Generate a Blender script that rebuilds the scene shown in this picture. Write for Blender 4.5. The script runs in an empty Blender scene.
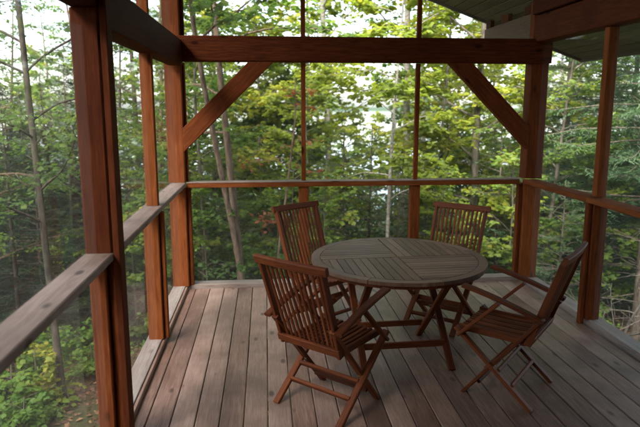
import bpy, math, random
import numpy as np
from mathutils import Vector, Matrix

C = bpy.context.scene.collection
SC = bpy.context.scene

# ------------------------------------------------------------------ camera
cam_d = bpy.data.cameras.new('camera')
cam = bpy.data.objects.new('camera', cam_d)
C.objects.link(cam)
SC.camera = cam
cam_d.sensor_fit = 'HORIZONTAL'
cam_d.sensor_width = 36.0
cam_d.lens = 36.0 * 604.57 / 640.0
cam_d.clip_end = 6000
cam_d.clip_start = 0.02
cam_d.dof.use_dof = True
cam_d.dof.focus_distance = 4.4
cam_d.dof.aperture_fstop = 2.2
PITCH, YAW, ROLL = 0.17621, 0.08943, -0.0006
_f = Vector((math.sin(YAW) * math.cos(PITCH), math.cos(YAW) * math.cos(PITCH), -math.sin(PITCH)))
_r = Vector((math.cos(YAW), -math.sin(YAW), 0))
_u = _r.cross(_f)
CAM = Vector((0.0096, -5.9917, 1.8278))
m = Matrix((_r, _u, -_f)).transposed().to_4x4()
m.translation = CAM
cam.matrix_world = m

# ------------------------------------------------------------------ world, sun, exposure
SUN_EL, SUN_AZ = math.radians(48), math.radians(-150)     # azimuth from +y towards +x
w = bpy.data.worlds.new('World')
SC.world = w
w.use_nodes = True
nt = w.node_tree
bg = nt.nodes['Background']
sky = nt.nodes.new('ShaderNodeTexSky')
sky.sky_type = 'NISHITA'
sky.sun_disc = False
sky.sun_elevation = SUN_EL
sky.sun_rotation = SUN_AZ
sky.air_density = 1.0
sky.dust_density = 2.0
sky.ozone_density = 1.0
hs = nt.nodes.new('ShaderNodeHueSaturation')             # overcast: most of the blue is gone
hs.inputs['Saturation'].default_value = 0.62
nt.links.new(sky.outputs[0], hs.inputs['Color'])
nt.links.new(hs.outputs[0], bg.inputs['Color'])
bg.inputs['Strength'].default_value = 0.05
sun_d = bpy.data.lights.new('sun', 'SUN')
sun_d.energy = 1.5
sun_d.angle = math.radians(50)
sun_d.color = (1.0, 0.96, 0.88)
sun = bpy.data.objects.new('sun', sun_d)
C.objects.link(sun)
sd = Vector((math.sin(SUN_AZ) * math.cos(SUN_EL), math.cos(SUN_AZ) * math.cos(SUN_EL), math.sin(SUN_EL)))
sun.rotation_euler = sd.to_track_quat('Z', 'Y').to_euler()
SC.view_settings.view_transform = 'Standard'
SC.view_settings.look = 'None'
SC.view_settings.gamma = 1.0
SC.view_settings.use_curve_mapping = False
SC.view_settings.exposure = 3.97
SC.render.engine = 'CYCLES'
SC.cycles.use_denoising = True
SC.cycles.max_bounces = 10
SC.cycles.diffuse_bounces = 5
SC.cycles.glossy_bounces = 3
SC.cycles.transmission_bounces = 6
SC.cycles.transparent_max_bounces = 12
SC.cycles.sample_clamp_indirect = 6.0

RND = random.Random(7)
NP = np.random.default_rng(11)

# ------------------------------------------------------------------ materials
def new_mat(name):
    mt = bpy.data.materials.new(name)
    mt.use_nodes = True
    t = mt.node_tree
    return mt, t, t.nodes['Principled BSDF']

def wood(name, dark, mid, light, rough=0.6, spec=0.3, grain=16.0, knots=0.5, tone=0.35, bump=0.25, stain=None, stain_amt=0.0, scale=1.0):
    mt, t, b = new_mat(name)
    N, L = t.nodes.new, t.links.new
    uv = N('ShaderNodeUVMap'); uv.uv_map = 'grain'
    mp = N('ShaderNodeMapping'); mp.inputs['Scale'].default_value = (1.3 * scale, grain * scale, 1)
    L(uv.outputs[0], mp.inputs[0])
    n1 = N('ShaderNodeTexNoise'); n1.inputs['Scale'].default_value = 3.0; n1.inputs['Detail'].default_value = 8; n1.inputs['Roughness'].default_value = 0.62
    n1.inputs['Distortion'].default_value = 0.35
    L(mp.outputs[0], n1.inputs['Vector'])
    mp2 = N('ShaderNodeMapping'); mp2.inputs['Scale'].default_value = (6 * scale, 110 * scale, 1)
    L(uv.outputs[0], mp2.inputs[0])
    n2 = N('ShaderNodeTexNoise'); n2.inputs['Scale'].default_value = 1.5; n2.inputs['Detail'].default_value = 4
    L(mp2.outputs[0], n2.inputs['Vector'])
    at = N('ShaderNodeAttribute'); at.attribute_name = 'tone'
    # grain value = 0.65*n1 + 0.35*n2 + tone
    a = N('ShaderNodeMath'); a.operation = 'MULTIPLY'; a.inputs[1].default_value = 0.62; L(n1.outputs[0], a.inputs[0])
    b2 = N('ShaderNodeMath'); b2.operation = 'MULTIPLY_ADD'; b2.inputs[1].default_value = 0.38; L(n2.outputs[0], b2.inputs[0]); L(a.outputs[0], b2.inputs[2])
    c2 = N('ShaderNodeMath'); c2.operation = 'MULTIPLY_ADD'; c2.inputs[1].default_value = tone; L(at.outputs['Fac'], c2.inputs[0]); L(b2.outputs[0], c2.inputs[2])
    rp = N('ShaderNodeValToRGB')
    e = rp.color_ramp.elements
    e[0].position = 0.30; e[0].color = (*dark, 1)
    e[1].position = 0.50; e[1].color = (*mid, 1)
    x = e.new(0.72); x.color = (*light, 1)
    L(c2.outputs[0], rp.inputs[0])
    col = rp.outputs[0]
    if stain_amt:
        ns = N('ShaderNodeTexNoise'); ns.inputs['Scale'].default_value = 2.3; ns.inputs['Detail'].default_value = 5
        L(uv.outputs[0], ns.inputs['Vector'])
        rs = N('ShaderNodeMapRange'); rs.inputs[1].default_value = 0.42; rs.inputs[2].default_value = 0.7; rs.inputs[4].default_value = stain_amt
        L(ns.outputs[0], rs.inputs[0])
        mx = N('ShaderNodeMixRGB'); mx.inputs[2].default_value = (*stain, 1); L(rs.outputs[0], mx.inputs[0]); L(col, mx.inputs[1])
        col = mx.outputs[0]
    if knots:
        mk = N('ShaderNodeMapping'); mk.inputs['Scale'].default_value = (3.6, 8.0, 1)
        L(uv.outputs[0], mk.inputs[0])
        vo = N('ShaderNodeTexVoronoi'); vo.inputs['Scale'].default_value = 1.0; vo.inputs['Randomness'].default_value = 1.0
        L(mk.outputs[0], vo.inputs['Vector'])
        kr = N('ShaderNodeMapRange'); kr.inputs[1].default_value = 0.10; kr.inputs[2].default_value = 0.19; kr.inputs[3].default_value = knots; kr.inputs[4].default_value = 0.0
        L(vo.outputs['Distance'], kr.inputs[0])
        # only some cells hold a knot
        sp = N('ShaderNodeSeparateColor'); L(vo.outputs['Color'], sp.inputs[0])
        gt = N('ShaderNodeMath'); gt.operation = 'GREATER_THAN'; gt.inputs[1].default_value = 0.55; L(sp.outputs[0], gt.inputs[0])
        ml = N('ShaderNodeMath'); ml.operation = 'MULTIPLY'; L(kr.outputs[0], ml.inputs[0]); L(gt.outputs[0], ml.inputs[1])
        mx = N('ShaderNodeMixRGB'); mx.inputs[2].default_value = (dark[0] * .35, dark[1] * .35, dark[2] * .35, 1)
        L(ml.outputs[0], mx.inputs[0]); L(col, mx.inputs[1])
        col = mx.outputs[0]
    L(col, b.inputs['Base Color'])
    rr = N('ShaderNodeMapRange'); rr.inputs[3].default_value = rough - 0.12; rr.inputs[4].default_value = min(1, rough + 0.12)
    L(n1.outputs[0], rr.inputs[0]); L(rr.outputs[0], b.inputs['Roughness'])
    b.inputs['Specular IOR Level'].default_value = spec
    bp = N('ShaderNodeBump'); bp.inputs['Strength'].default_value = bump; bp.inputs['Distance'].default_value = 0.002
    L(b2.outputs[0], bp.inputs['Height']); L(bp.outputs[0], b.inputs['Normal'])
    return mt

M = {}
M['frame'] = wood('stained_fir', (.10, .024, .008), (.20, .056, .016), (.31, .10, .031), rough=.75, spec=.07, knots=.9, tone=.55)
M['timber'] = wood('shade_darkened_timber', (.034, .008, .004), (.076, .018, .007), (.125, .034, .012), rough=.75, spec=.07, knots=.9, tone=.5, stain=(.04, .010, .005), stain_amt=.4)  # stained timber with the backlit shade of the near post put into its colour
M['timber_warm'] = wood('warm_stained_timber', (.075, .018, .007), (.165, .043, .014), (.26, .078, .025), rough=.75, spec=.07, knots=.9, tone=.5, stain=(.06, .015, .006), stain_amt=.4)
M['rail'] = wood('weathered_rail', (.15, .10, .083), (.25, .178, .152), (.36, .275, .245), rough=.65, spec=.3, knots=.85, tone=.4, stain=(.11, .06, .042), stain_amt=.65)
M['sill'] = wood('weathered_sill', (.22, .17, .15), (.36, .30, .28), (.5, .44, .42), rough=.6, spec=.35, knots=.5, tone=.4, stain=(.2, .12, .08), stain_amt=.35)
M['deck'] = wood('weathered_deck', (.14, .073, .055), (.285, .168, .13), (.42, .285, .235), rough=.46, spec=.45, knots=.75, tone=.6, stain=(.095, .056, .044), stain_amt=.7)
M['teak'] = wood('oiled_teak', (.06, .014, .005), (.13, .034, .011), (.22, .066, .022), rough=.55, spec=.16, knots=0, tone=.5, grain=40)
M['table'] = wood('weathered_teak', (.09, .042, .028), (.17, .088, .057), (.25, .15, .107), rough=.5, spec=.25, knots=0, tone=.6, grain=34, stain=(.055, .034, .024), stain_amt=.5)
M['soffit'] = wood('soffit_board', (.09, .07, .05), (.155, .125, .092), (.22, .185, .145), rough=.7, spec=.2, knots=.4, tone=.35)
M['plank'] = wood('bare_plank', (.08, .042, .026), (.13, .072, .047), (.19, .115, .08), rough=.7, spec=.2, knots=.6, tone=.3)
M['house'] = wood('house_board', (.10, .05, .025), (.17, .09, .045), (.24, .14, .075), rough=.7, spec=.2, knots=.6, tone=.4)

def plain(name, col, rough=.7, spec=.3, metal=0.0):
    mt, t, b = new_mat(name)
    N, L = t.nodes.new, t.links.new
    tc = N('ShaderNodeTexCoord'); n = N('ShaderNodeTexNoise'); n.inputs['Scale'].default_value = 9; n.inputs['Detail'].default_value = 5
    L(tc.outputs['Object'], n.inputs['Vector'])
    mr = N('ShaderNodeMapRange'); mr.inputs[3].default_value = .75; mr.inputs[4].default_value = 1.25; L(n.outputs[0], mr.inputs[0])
    hv = N('ShaderNodeHueSaturation'); hv.inputs['Color'].default_value = (*col, 1); L(mr.outputs[0], hv.inputs['Value'])
    L(hv.outputs[0], b.inputs['Base Color'])
    b.inputs['Roughness'].default_value = rough; b.inputs['Specular IOR Level'].default_value = spec; b.inputs['Metallic'].default_value = metal
    return mt
M['shingle'] = plain('roof_shingle', (.06, .06, .06), .9)
M['brass'] = plain('dull_brass', (.25, .17, .07), .45, .5, .8)

def bark(name, c1, c2, band=0.0, sc=6.0):
    mt, t, b = new_mat(name)
    N, L = t.nodes.new, t.links.new
    tc = N('ShaderNodeTexCoord'); mp = N('ShaderNodeMapping'); mp.inputs['Scale'].default_value = (sc * 2, sc * 2, sc * (0.5 if not band else 2.5))
    L(tc.outputs['Object'], mp.inputs[0])
    n = N('ShaderNodeTexNoise'); n.inputs['Scale'].default_value = 1.6; n.inputs['Detail'].default_value = 7; n.inputs['Roughness'].default_value = .65
    L(mp.outputs[0], n.inputs['Vector'])
    rp = N('ShaderNodeValToRGB'); rp.color_ramp.elements[0].position = .36; rp.color_ramp.elements[1].position = .62
    rp.color_ramp.elements[0].color = (*c1, 1); rp.color_ramp.elements[1].color = (*c2, 1)
    L(n.outputs[0], rp.inputs[0]); L(rp.outputs[0], b.inputs['Base Color'])
    bp = N('ShaderNodeBump'); bp.inputs['Strength'].default_value = .5; bp.inputs['Distance'].default_value = .01
    L(n.outputs[0], bp.inputs['Height']); L(bp.outputs[0], b.inputs['Normal'])
    b.inputs['Roughness'].default_value = .9; b.inputs['Specular IOR Level'].default_value = .1
    return mt
M['bark'] = bark('grey_brown_bark', (.055, .045, .036), (.17, .145, .118))
M['bark_dark'] = bark('dark_bark', (.05, .04, .032), (.15, .12, .095))
M['bark_red'] = bark('warm_brown_bark', (.07, .047, .035), (.20, .14, .105))
M['bark_shade'] = bark('smooth_dark_grey_bark', (.028, .023, .019), (.095, .08, .066))
M['bark_pale'] = bark('pale_bark', (.13, .112, .095), (.36, .33, .295), band=1)
M['bark_dead'] = bark('dead_grey_twig', (.075, .063, .052), (.18, .16, .14))

def leaf(name, stops, trans=.5, tcol=1.25, rough=.5):
    """stops: list of (pos, colour); a per-leaf random attribute picks the colour."""
    mt, t, b = new_mat(name)
    N, L = t.nodes.new, t.links.new
    at = N('ShaderNodeAttribute'); at.attribute_name = 'tone'
    rp = N('ShaderNodeValToRGB')
    els = rp.color_ramp.elements
    els[0].position = stops[0][0]; els[0].color = (*stops[0][1], 1)
    els[1].position = stops[-1][0]; els[1].color = (*stops[-1][1], 1)
    for p, c in stops[1:-1]:
        k = els.new(p); k.color = (*c, 1)
    oi = N('ShaderNodeObjectInfo')
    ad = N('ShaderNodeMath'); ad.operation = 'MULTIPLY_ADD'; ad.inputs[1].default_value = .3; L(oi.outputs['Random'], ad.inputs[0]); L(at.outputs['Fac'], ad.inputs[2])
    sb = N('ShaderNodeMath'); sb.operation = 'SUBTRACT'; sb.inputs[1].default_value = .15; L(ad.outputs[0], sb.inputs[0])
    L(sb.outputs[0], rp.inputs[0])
    L(rp.outputs[0], b.inputs['Base Color'])
    b.inputs['Roughness'].default_value = rough; b.inputs['Specular IOR Level'].default_value = .3
    tr = N('ShaderNodeBsdfTranslucent')
    hv = N('ShaderNodeHueSaturation'); hv.inputs['Value'].default_value = tcol; hv.inputs['Saturation'].default_value = 1.08; hv.inputs['Hue'].default_value = .493
    L(rp.outputs[0], hv.inputs['Color']); L(hv.outputs[0], tr.inputs['Color'])
    mx = N('ShaderNodeMixShader'); mx.inputs[0].default_value = trans
    L(b.outputs[0], mx.inputs[1]); L(tr.outputs[0], mx.inputs[2])
    L(mx.outputs[0], t.nodes['Material Output'].inputs['Surface'])
    return mt
M['leaf_maple'] = leaf('maple_leaf', [(0, (.08, .14, .035)), (.45, (.145, .215, .045)), (.8, (.24, .275, .05)), (1, (.34, .30, .05))], .55, 1.8)
M['leaf_green'] = leaf('green_leaf', [(0, (.05, .095, .028)), (.5, (.095, .155, .035)), (1, (.15, .20, .04))], .5, 1.6)
M['leaf_yellow'] = leaf('yellow_green_leaf', [(0, (.13, .18, .03)), (.5, (.22, .265, .04)), (1, (.38, .34, .055))], .55, 1.7)
M['leaf_red'] = leaf('red_leaf', [(0, (.20, .05, .03)), (.45, (.30, .09, .05)), (.75, (.30, .17, .05)), (1, (.2, .2, .05))], .5, 1.4)
M['needle'] = leaf('spruce_needle', [(0, (.038, .072, .036)), (.5, (.062, .11, .05)), (1, (.10, .15, .065))], .35, 1.4)
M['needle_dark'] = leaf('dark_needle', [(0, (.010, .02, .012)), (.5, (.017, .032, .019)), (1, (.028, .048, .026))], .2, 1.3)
M['shrub'] = leaf('shrub_leaf', [(0, (.06, .12, .025)), (.5, (.10, .19, .03)), (1, (.20, .27, .045))], .5, 1.4)
M['litter'] = leaf('leaf_litter', [(0, (.07, .036, .022)), (.5, (.17, .088, .052)), (.85, (.28, .15, .085)), (1, (.34, .22, .08))], .15, 1.1, .8)

def ground_mat():
    mt, t, b = new_mat('forest_soil')
    N, L = t.nodes.new, t.links.new
    tc = N('ShaderNodeTexCoord')
    n = N('ShaderNodeTexNoise'); n.inputs['Scale'].default_value = .9; n.inputs['Detail'].default_value = 9
    n2 = N('ShaderNodeTexNoise'); n2.inputs['Scale'].default_value = 14; n2.inputs['Detail'].default_value = 8; n2.inputs['Roughness'].default_value = .7
    L(tc.outputs['Object'], n.inputs['Vector']); L(tc.outputs['Object'], n2.inputs['Vector'])
    r1 = N('ShaderNodeValToRGB'); r1.color_ramp.elements[0].position = .35; r1.color_ramp.elements[1].position = .7
    r1.color_ramp.elements[0].color = (.04, .026, .018, 1); r1.color_ramp.elements[1].color = (.15, .095, .062, 1)
    r2 = N('ShaderNodeValToRGB'); r2.color_ramp.elements[0].position = .45; r2.color_ramp.elements[1].position = .6
    L(n2.outputs[0], r1.inputs[0]); L(n.outputs[0], r2.inputs[0])
    mx = N('ShaderNodeMixRGB'); mx.inputs[2].default_value = (.045, .06, .022, 1); L(r1.outputs[0], mx.inputs[1])
    mm = N('ShaderNodeMath'); mm.operation = 'MULTIPLY'; mm.inputs[1].default_value = .65; L(r2.outputs[0], mm.inputs[0]); L(mm.outputs[0], mx.inputs[0])
    L(mx.outputs[0], b.inputs['Base Color']); b.inputs['Roughness'].default_value = .95; b.inputs['Specular IOR Level'].default_value = .1
    bp = N('ShaderNodeBump'); bp.inputs['Strength'].default_value = .8; bp.inputs['Distance'].default_value = .04
    L(n2.outputs[0], bp.inputs['Height']); L(bp.outputs[0], b.inputs['Normal'])
    return mt
M['ground'] = ground_mat()

def water_mat():
    mt, t, b = new_mat('lake_water')
    N, L = t.nodes.new, t.links.new
    b.inputs['Base Color'].default_value = (.03, .045, .05, 1); b.inputs['Roughness'].default_value = .06; b.inputs['IOR'].default_value = 1.33
    b.inputs['Specular IOR Level'].default_value = .6
    tc = N('ShaderNodeTexCoord'); mp = N('ShaderNodeMapping'); mp.inputs['Scale'].default_value = (.6, 1.6, 1); L(tc.outputs['Object'], mp.inputs[0])
    n = N('ShaderNodeTexNoise'); n.inputs['Scale'].default_value = 1.2; n.inputs['Detail'].default_value = 5; L(mp.outputs[0], n.inputs['Vector'])
    bp = N('ShaderNodeBump'); bp.inputs['Strength'].default_value = .12; bp.inputs['Distance'].default_value = .05
    L(n.outputs[0], bp.inputs['Height']); L(bp.outputs[0], b.inputs['Normal'])
    return mt
M['water'] = water_mat()
M['hill'] = plain('far_forest', (.05, .075, .05), .95, .05)

def pane_mat():
    mt, t, b = new_mat('clear_panel')
    N, L = t.nodes.new, t.links.new
    tr = N('ShaderNodeBsdfTransparent'); tr.inputs[0].default_value = (.955, .965, .955, 1)
    gl = N('ShaderNodeBsdfGlossy'); gl.inputs['Roughness'].default_value = .035; gl.inputs['Color'].default_value = (.9, .92, .9, 1)
    df = N('ShaderNodeBsdfDiffuse'); df.inputs[0].default_value = (.30, .31, .29, 1)
    tl = N('ShaderNodeBsdfTranslucent'); tl.inputs[0].default_value = (.30, .31, .29, 1)
    ms = N('ShaderNodeMixShader'); ms.inputs[0].default_value = .6; L(df.outputs[0], ms.inputs[1]); L(tl.outputs[0], ms.inputs[2])
    lwt = N('ShaderNodeLayerWeight'); lwt.inputs['Blend'].default_value = .5      # same from both sides of the sheet
    pw = N('ShaderNodeMath'); pw.operation = 'POWER'; pw.inputs[1].default_value = 5; L(lwt.outputs['Facing'], pw.inputs[0])
    fr = N('ShaderNodeMath'); fr.operation = 'MULTIPLY_ADD'; fr.inputs[1].default_value = .75; fr.inputs[2].default_value = .015; L(pw.outputs[0], fr.inputs[0])
    m1 = N('ShaderNodeMixShader'); m1.inputs[0].default_value = .085; L(tr.outputs[0], m1.inputs[1]); L(ms.outputs[0], m1.inputs[2])
    m2 = N('ShaderNodeMixShader'); L(fr.outputs[0], m2.inputs[0]); L(m1.outputs[0], m2.inputs[1]); L(gl.outputs[0], m2.inputs[2])
    L(m2.outputs[0], t.nodes['Material Output'].inputs['Surface'])
    return mt
M['pane'] = pane_mat()

# ------------------------------------------------------------------ mesh helpers
class MB:
    """Collects bars, boards and plates; build() links them as ONE mesh object."""
    def __init__(s):
        s.v = []; s.f = []; s.uv = []; s.t = []
    def _add(s, vs, fs, uvs, tone):
        o = len(s.v); s.v += vs
        for f, u in zip(fs, uvs):
            s.f.append([i + o for i in f]); s.uv += u; s.t.append(tone)
    def bar(s, p0, p1, w, h, up=(0, 0, 1), ch=.004, tone=None, w1=None, h1=None, nseg=1, sag=0.0):
        p0 = Vector(p0); p1 = Vector(p1); d = (p1 - p0); ln = d.length; d.normalize()
        up = Vector(up)
        sd_ = d.cross(up)
        if sd_.length < 1e-4: sd_ = d.cross(Vector((1, 0, 0)))
        sd_.normalize(); uv_ = sd_.cross(d).normalized()
        w1 = w if w1 is None else w1; h1 = h if h1 is None else h1
        tone = (RND.random() - .5) * .5 if tone is None else tone
        ou, ov = RND.uniform(0, 40), RND.uniform(0, 40)
        rings = []; vs = []
        for k in range(nseg + 1):
            q = k / nseg
            W = (w + (w1 - w) * q) / 2; H = (h + (h1 - h) * q) / 2; c = min(ch, W * .6, H * .6)
            ctr = p0 + d * (ln * q) + uv_ * (sag * 4 * q * (1 - q))
            ring = [(-W + c, -H), (W - c, -H), (W, -H + c), (W, H - c), (W - c, H), (-W + c, H), (-W, H - c), (-W, -H + c)]
            rings.append(ring)
            vs += [tuple(ctr + sd_ * a + uv_ * b) for a, b in ring]
        per = [0]
        r0 = rings[0]
        for i in range(8):
            a, b = r0[i], r0[(i + 1) % 8]; per.append(per[-1] + math.hypot(a[0] - b[0], a[1] - b[1]))
        fs = []; us = []
        for k in range(nseg):
            for i in range(8):
                j = (i + 1) % 8
                fs.append([k * 8 + i, k * 8 + j, (k + 1) * 8 + j, (k + 1) * 8 + i])
                u0 = ou + ln * k / nseg; u1 = ou + ln * (k + 1) / nseg
                us.append([(u0, ov + per[i]), (u0, ov + per[i + 1]), (u1, ov + per[i + 1]), (u1, ov + per[i])])
        e = nseg * 8
        fs.append([7, 6, 5, 4, 3, 2, 1, 0]); us.append([(ou + r0[i][0] * .3, ov + r0[i][1]) for i in (7, 6, 5, 4, 3, 2, 1, 0)])
        fs.append([e + i for i in range(8)]); us.append([(ou + 5 + r0[i][0] * .3, ov + r0[i][1]) for i in range(8)])
        s._add(vs, fs, us, tone)
        return s
    def box(s, a, b, ch=.004, tone=None):
        """axis-aligned board; the grain runs along its longest side"""
        a = Vector(a); b = Vector(b); c = (a + b) / 2; e = b - a
        ax = max(range(3), key=lambda i: abs(e[i]))
        p0 = c.copy(); p1 = c.copy(); p0[ax] = a[ax]; p1[ax] = b[ax]
        if ax == 2: s.bar(p0, p1, abs(e[0]), abs(e[1]), (0, 1, 0), ch, tone)
        elif ax == 0: s.bar(p0, p1, abs(e[1]), abs(e[2]), (0, 0, 1), ch, tone)
        else: s.bar(p0, p1, abs(e[0]), abs(e[2]), (0, 0, 1), ch, tone)
        return s
    def plate(s, poly, z0, z1, ang, tone=None, bev=.003):
        """horizontal plate from a ccw polygon, grain along ang"""
        tone = (RND.random() - .5) * .5 if tone is None else tone
        ou, ov = RND.uniform(0, 40), RND.uniform(0, 40); ca, sa = math.cos(ang), math.sin(ang)
        n = len(poly); cx = sum(p[0] for p in poly) / n; cy = sum(p[1] for p in poly) / n
        def inset(p):
            dx, dy = cx - p[0], cy - p[1]; l = math.hypot(dx, dy) or 1
            return (p[0] + dx / l * bev, p[1] + dy / l * bev)
        vs = [(p[0], p[1], z0) for p in poly] + [(p[0], p[1], z1 - bev) for p in poly] + [(*inset(p), z1) for p in poly]
        U = lambda p: (ou + p[0] * ca + p[1] * sa, ov - p[0] * sa + p[1] * ca)
        fs = [list(range(n - 1, -1, -1)), list(range(2 * n, 3 * n))]; us = [[U(vs[i]) for i in f] for f in fs]
        for k in (0, 1):
            for i in range(n):
                j = (i + 1) % n
                fs.append([k * n + i, k * n + j, (k + 1) * n + j, (k + 1) * n + i]); us.append([U(vs[q]) for q in fs[-1]])
        s._add(vs, fs, us, tone)
        return s
    def build(s, name, mat, parent=None):
        me = bpy.data.meshes.new(name)
        me.from_pydata(s.v, [], s.f)
        l = me.uv_layers.new(name='grain')
        l.data.foreach_set('uv', [c for p in s.uv for c in p])
        a = me.attributes.new('tone', 'FLOAT', 'FACE'); a.data.foreach_set('value', s.t)
        me.materials.append(mat)
        me.update()
        o = bpy.data.objects.new(name, me); C.objects.link(o)
        if parent: o.parent = parent
        return o

def thing(name, label, cat, loc=(0, 0, 0), rz=0, group=None):
    o = bpy.data.objects.new(name, None); C.objects.link(o)
    o.empty_display_size = .2
    o.location = loc; o.rotation_euler = (0, 0, rz); o['label'] = label; o['category'] = cat
    if group: o['group'] = group
    return o

def structure(o, label, cat):
    o['kind'] = 'structure'; o['label'] = label; o['category'] = cat
    return o

def dup(root, loc, rz, scale=1.0, label=None, group=None, tilt=(0, 0)):
    r = root.copy(); C.objects.link(r); r.location = loc; r.rotation_euler = (tilt[0], tilt[1], rz); r.scale = (scale,) * 3
    if label: r['label'] = label
    if group: r['group'] = group
    for ch in list(root.children):
        c = ch.copy(); C.objects.link(c); c.parent = r
        for g in ch.children:
            d = g.copy(); C.objects.link(d); d.parent = c
    return r

# ------------------------------------------------------------------ terrain, lake, far shore
def hsh(x, y):
    return (.10 * np.sin(x * .9 + 1.3 * np.sin(y * .5)) + .08 * np.sin(y * 1.1 + x * .35) + .05 * np.sin(x * 2.3 - y * 1.7))
def gz(x, y):
    x = np.asarray(x, float); y = np.asarray(y, float)
    s = 3.0
    sp = np.log1p(np.exp(np.clip((y - 3.5) / s, -30, 30))) * s
    z = -1.22 - .045 * np.maximum(0, y + 4) - .27 * (sp - np.log1p(np.exp(np.clip((y - 15) / 3.0, -30, 30))) * 3.0 * .72) - .02 * np.maximum(0, -x - 3) - .03 * np.maximum(0, x - 4)
    return z + hsh(x, y)
def gzf(x, y): return float(gz(x, y))

def grid_mesh(name, xs, ys, zf, mat):
    X, Y = np.meshgrid(xs, ys); Z = zf(X, Y)
    v = np.stack([X, Y, Z], -1).reshape(-1, 3); nx, ny = len(xs), len(ys)
    i = np.arange(nx * ny).reshape(ny, nx)
    f = np.stack([i[:-1, :-1], i[:-1, 1:], i[1:, 1:], i[1:, :-1]], -1).reshape(-1, 4)
    return np_mesh(name, v, f, mat, smooth=True)

def np_mesh(name, v, f, mat, tone=None, parent=None, smooth=False):
    me = bpy.data.meshes.new(name)
    nv, nf, k = len(v), len(f), f.shape[1]
    me.vertices.add(nv); me.loops.add(nf * k); me.polygons.add(nf)
    me.vertices.foreach_set('co', np.ascontiguousarray(v, np.float32).ravel())
    me.loops.foreach_set('vertex_index', np.ascontiguousarray(f, np.int32).ravel())
    me.polygons.foreach_set('loop_start', np.arange(0, nf * k, k, dtype=np.int32))
    me.polygons.foreach_set('loop_total', np.full(nf, k, np.int32))
    if smooth: me.polygons.foreach_set('use_smooth', np.ones(nf, bool))
    me.update(calc_edges=True)
    if tone is not None:
        a = me.attributes.new('tone', 'FLOAT', 'FACE'); a.data.foreach_set('value', np.ascontiguousarray(tone, np.float32))
    me.materials.append(mat)
    o = bpy.data.objects.new(name, me); C.objects.link(o)
    if parent: o.parent = parent
    return o

xs = np.concatenate([np.linspace(-260, -24, 24), np.linspace(-23, 23, 120), np.linspace(24, 260, 24)])
ys = np.concatenate([np.linspace(-120, -14, 16), np.linspace(-13, 40, 140), np.linspace(41.5, 75, 24), np.linspace(80, 160, 8)])
structure(grid_mesh('forest_floor', xs, ys, gz, M['ground']), 'brown leaf-strewn forest floor falling away to the lake', 'ground')
LAKE_Z = -10.6
lk = np_mesh('lake', np.array([[-3000, 20, LAKE_Z], [3000, 20, LAKE_Z], [3000, 3000, LAKE_Z], [-3000, 3000, LAKE_Z]], float), np.array([[0, 1, 2, 3]]), M['water'])
structure(lk, 'pale lake water glimpsed between the tree trunks', 'lake')
ang = np.linspace(-1.5, 1.5, 220); rr = np.array([1500, 1700, 1950, 2300])
A, Rr = np.meshgrid(ang, rr)
prof = np.array([0, .55, 1.0, .7])[:, None]
Z = LAKE_Z - .5 + prof * (9 + 3 * np.sin(A * 9) + 2 * np.sin(A * 23 + 1) + 2 * np.sin(A * 61) + 1 * np.sin(A * 140))
V = np.stack([Rr * np.sin(A), Rr * np.cos(A), Z], -1).reshape(-1, 3)
i = np.arange(V.shape[0]).reshape(len(rr), len(ang))
F = np.stack([i[:-1, :-1], i[:-1, 1:], i[1:, 1:], i[1:, :-1]], -1).reshape(-1, 4)
structure(np_mesh('far_shore', V, F, M['hill'], smooth=True), 'low wooded hills on the far shore of the lake', 'hills')

# ------------------------------------------------------------------ the porch: deck, walls, roof
YN = -7.0                    # the house wall behind the camera
XL, XR = -.77, 2.64          # inner faces of the side rails
dk = MB()
k = -5
x = -5 * .143
while x < 2.66:
    # boards in two or three lengths, butted with a hairline joint
    cuts = [YN] + ([-4.6 + RND.uniform(-.3, .3)] if RND.random() < .5 else []) + [.004]
    for a, b in zip(cuts[:-1], cuts[1:]):
        dz = RND.uniform(-.0012, .0012)
        dk.box((x + .003, a + .0015, -.035 + dz), (min(x + .140, 2.68), b - .0015, dz), ch=.004, tone=(RND.random() - .5) * .55)
    x += .143
dk.box((-.80, YN, -.035), (-.718, .003, -.001), tone=-.08)
structure(dk.build('deck_floor', M['deck']), 'weathered grey-brown plank deck floor inside the screened porch', 'floor')

def panel(parent, a, b, axis):
    """thin clear panel between two corners, square to axis (0 = x, 1 = y)"""
    a = list(a); b = list(b)
    mb = MB()
    t = .0015
    a[axis] -= t; b[axis] += t
    x0, x1 = sorted((a[0], b[0])); y0, y1 = sorted((a[1], b[1])); z0, z1 = sorted((a[2], b[2]))
    c = a[axis] + t
    if axis == 0: v = [(c, y0, z0), (c, y1, z0), (c, y1, z1), (c, y0, z1)]
    else: v = [(x0, c, z0), (x1, c, z0), (x1, c, z1), (x0, c, z1)]
    me = bpy.data.meshes.new('screen_panel'); me.from_pydata(v, [], [(0, 1, 2, 3)]); me.materials.append(M['pane'])
    o = bpy.data.objects.new('screen_panel', me); C.objects.link(o); o.parent = parent
    return o

def part(parent, name, mat, *boxes, ch=.005):
    mb = MB()
    for bx in boxes: mb.box(bx[0], bx[1], ch)
    return mb.build(name, M[mat], parent)

RT = 1.09     # top of the rails
def roof_z(x): return 2.86 - .36 * (x - 2.65)

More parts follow.
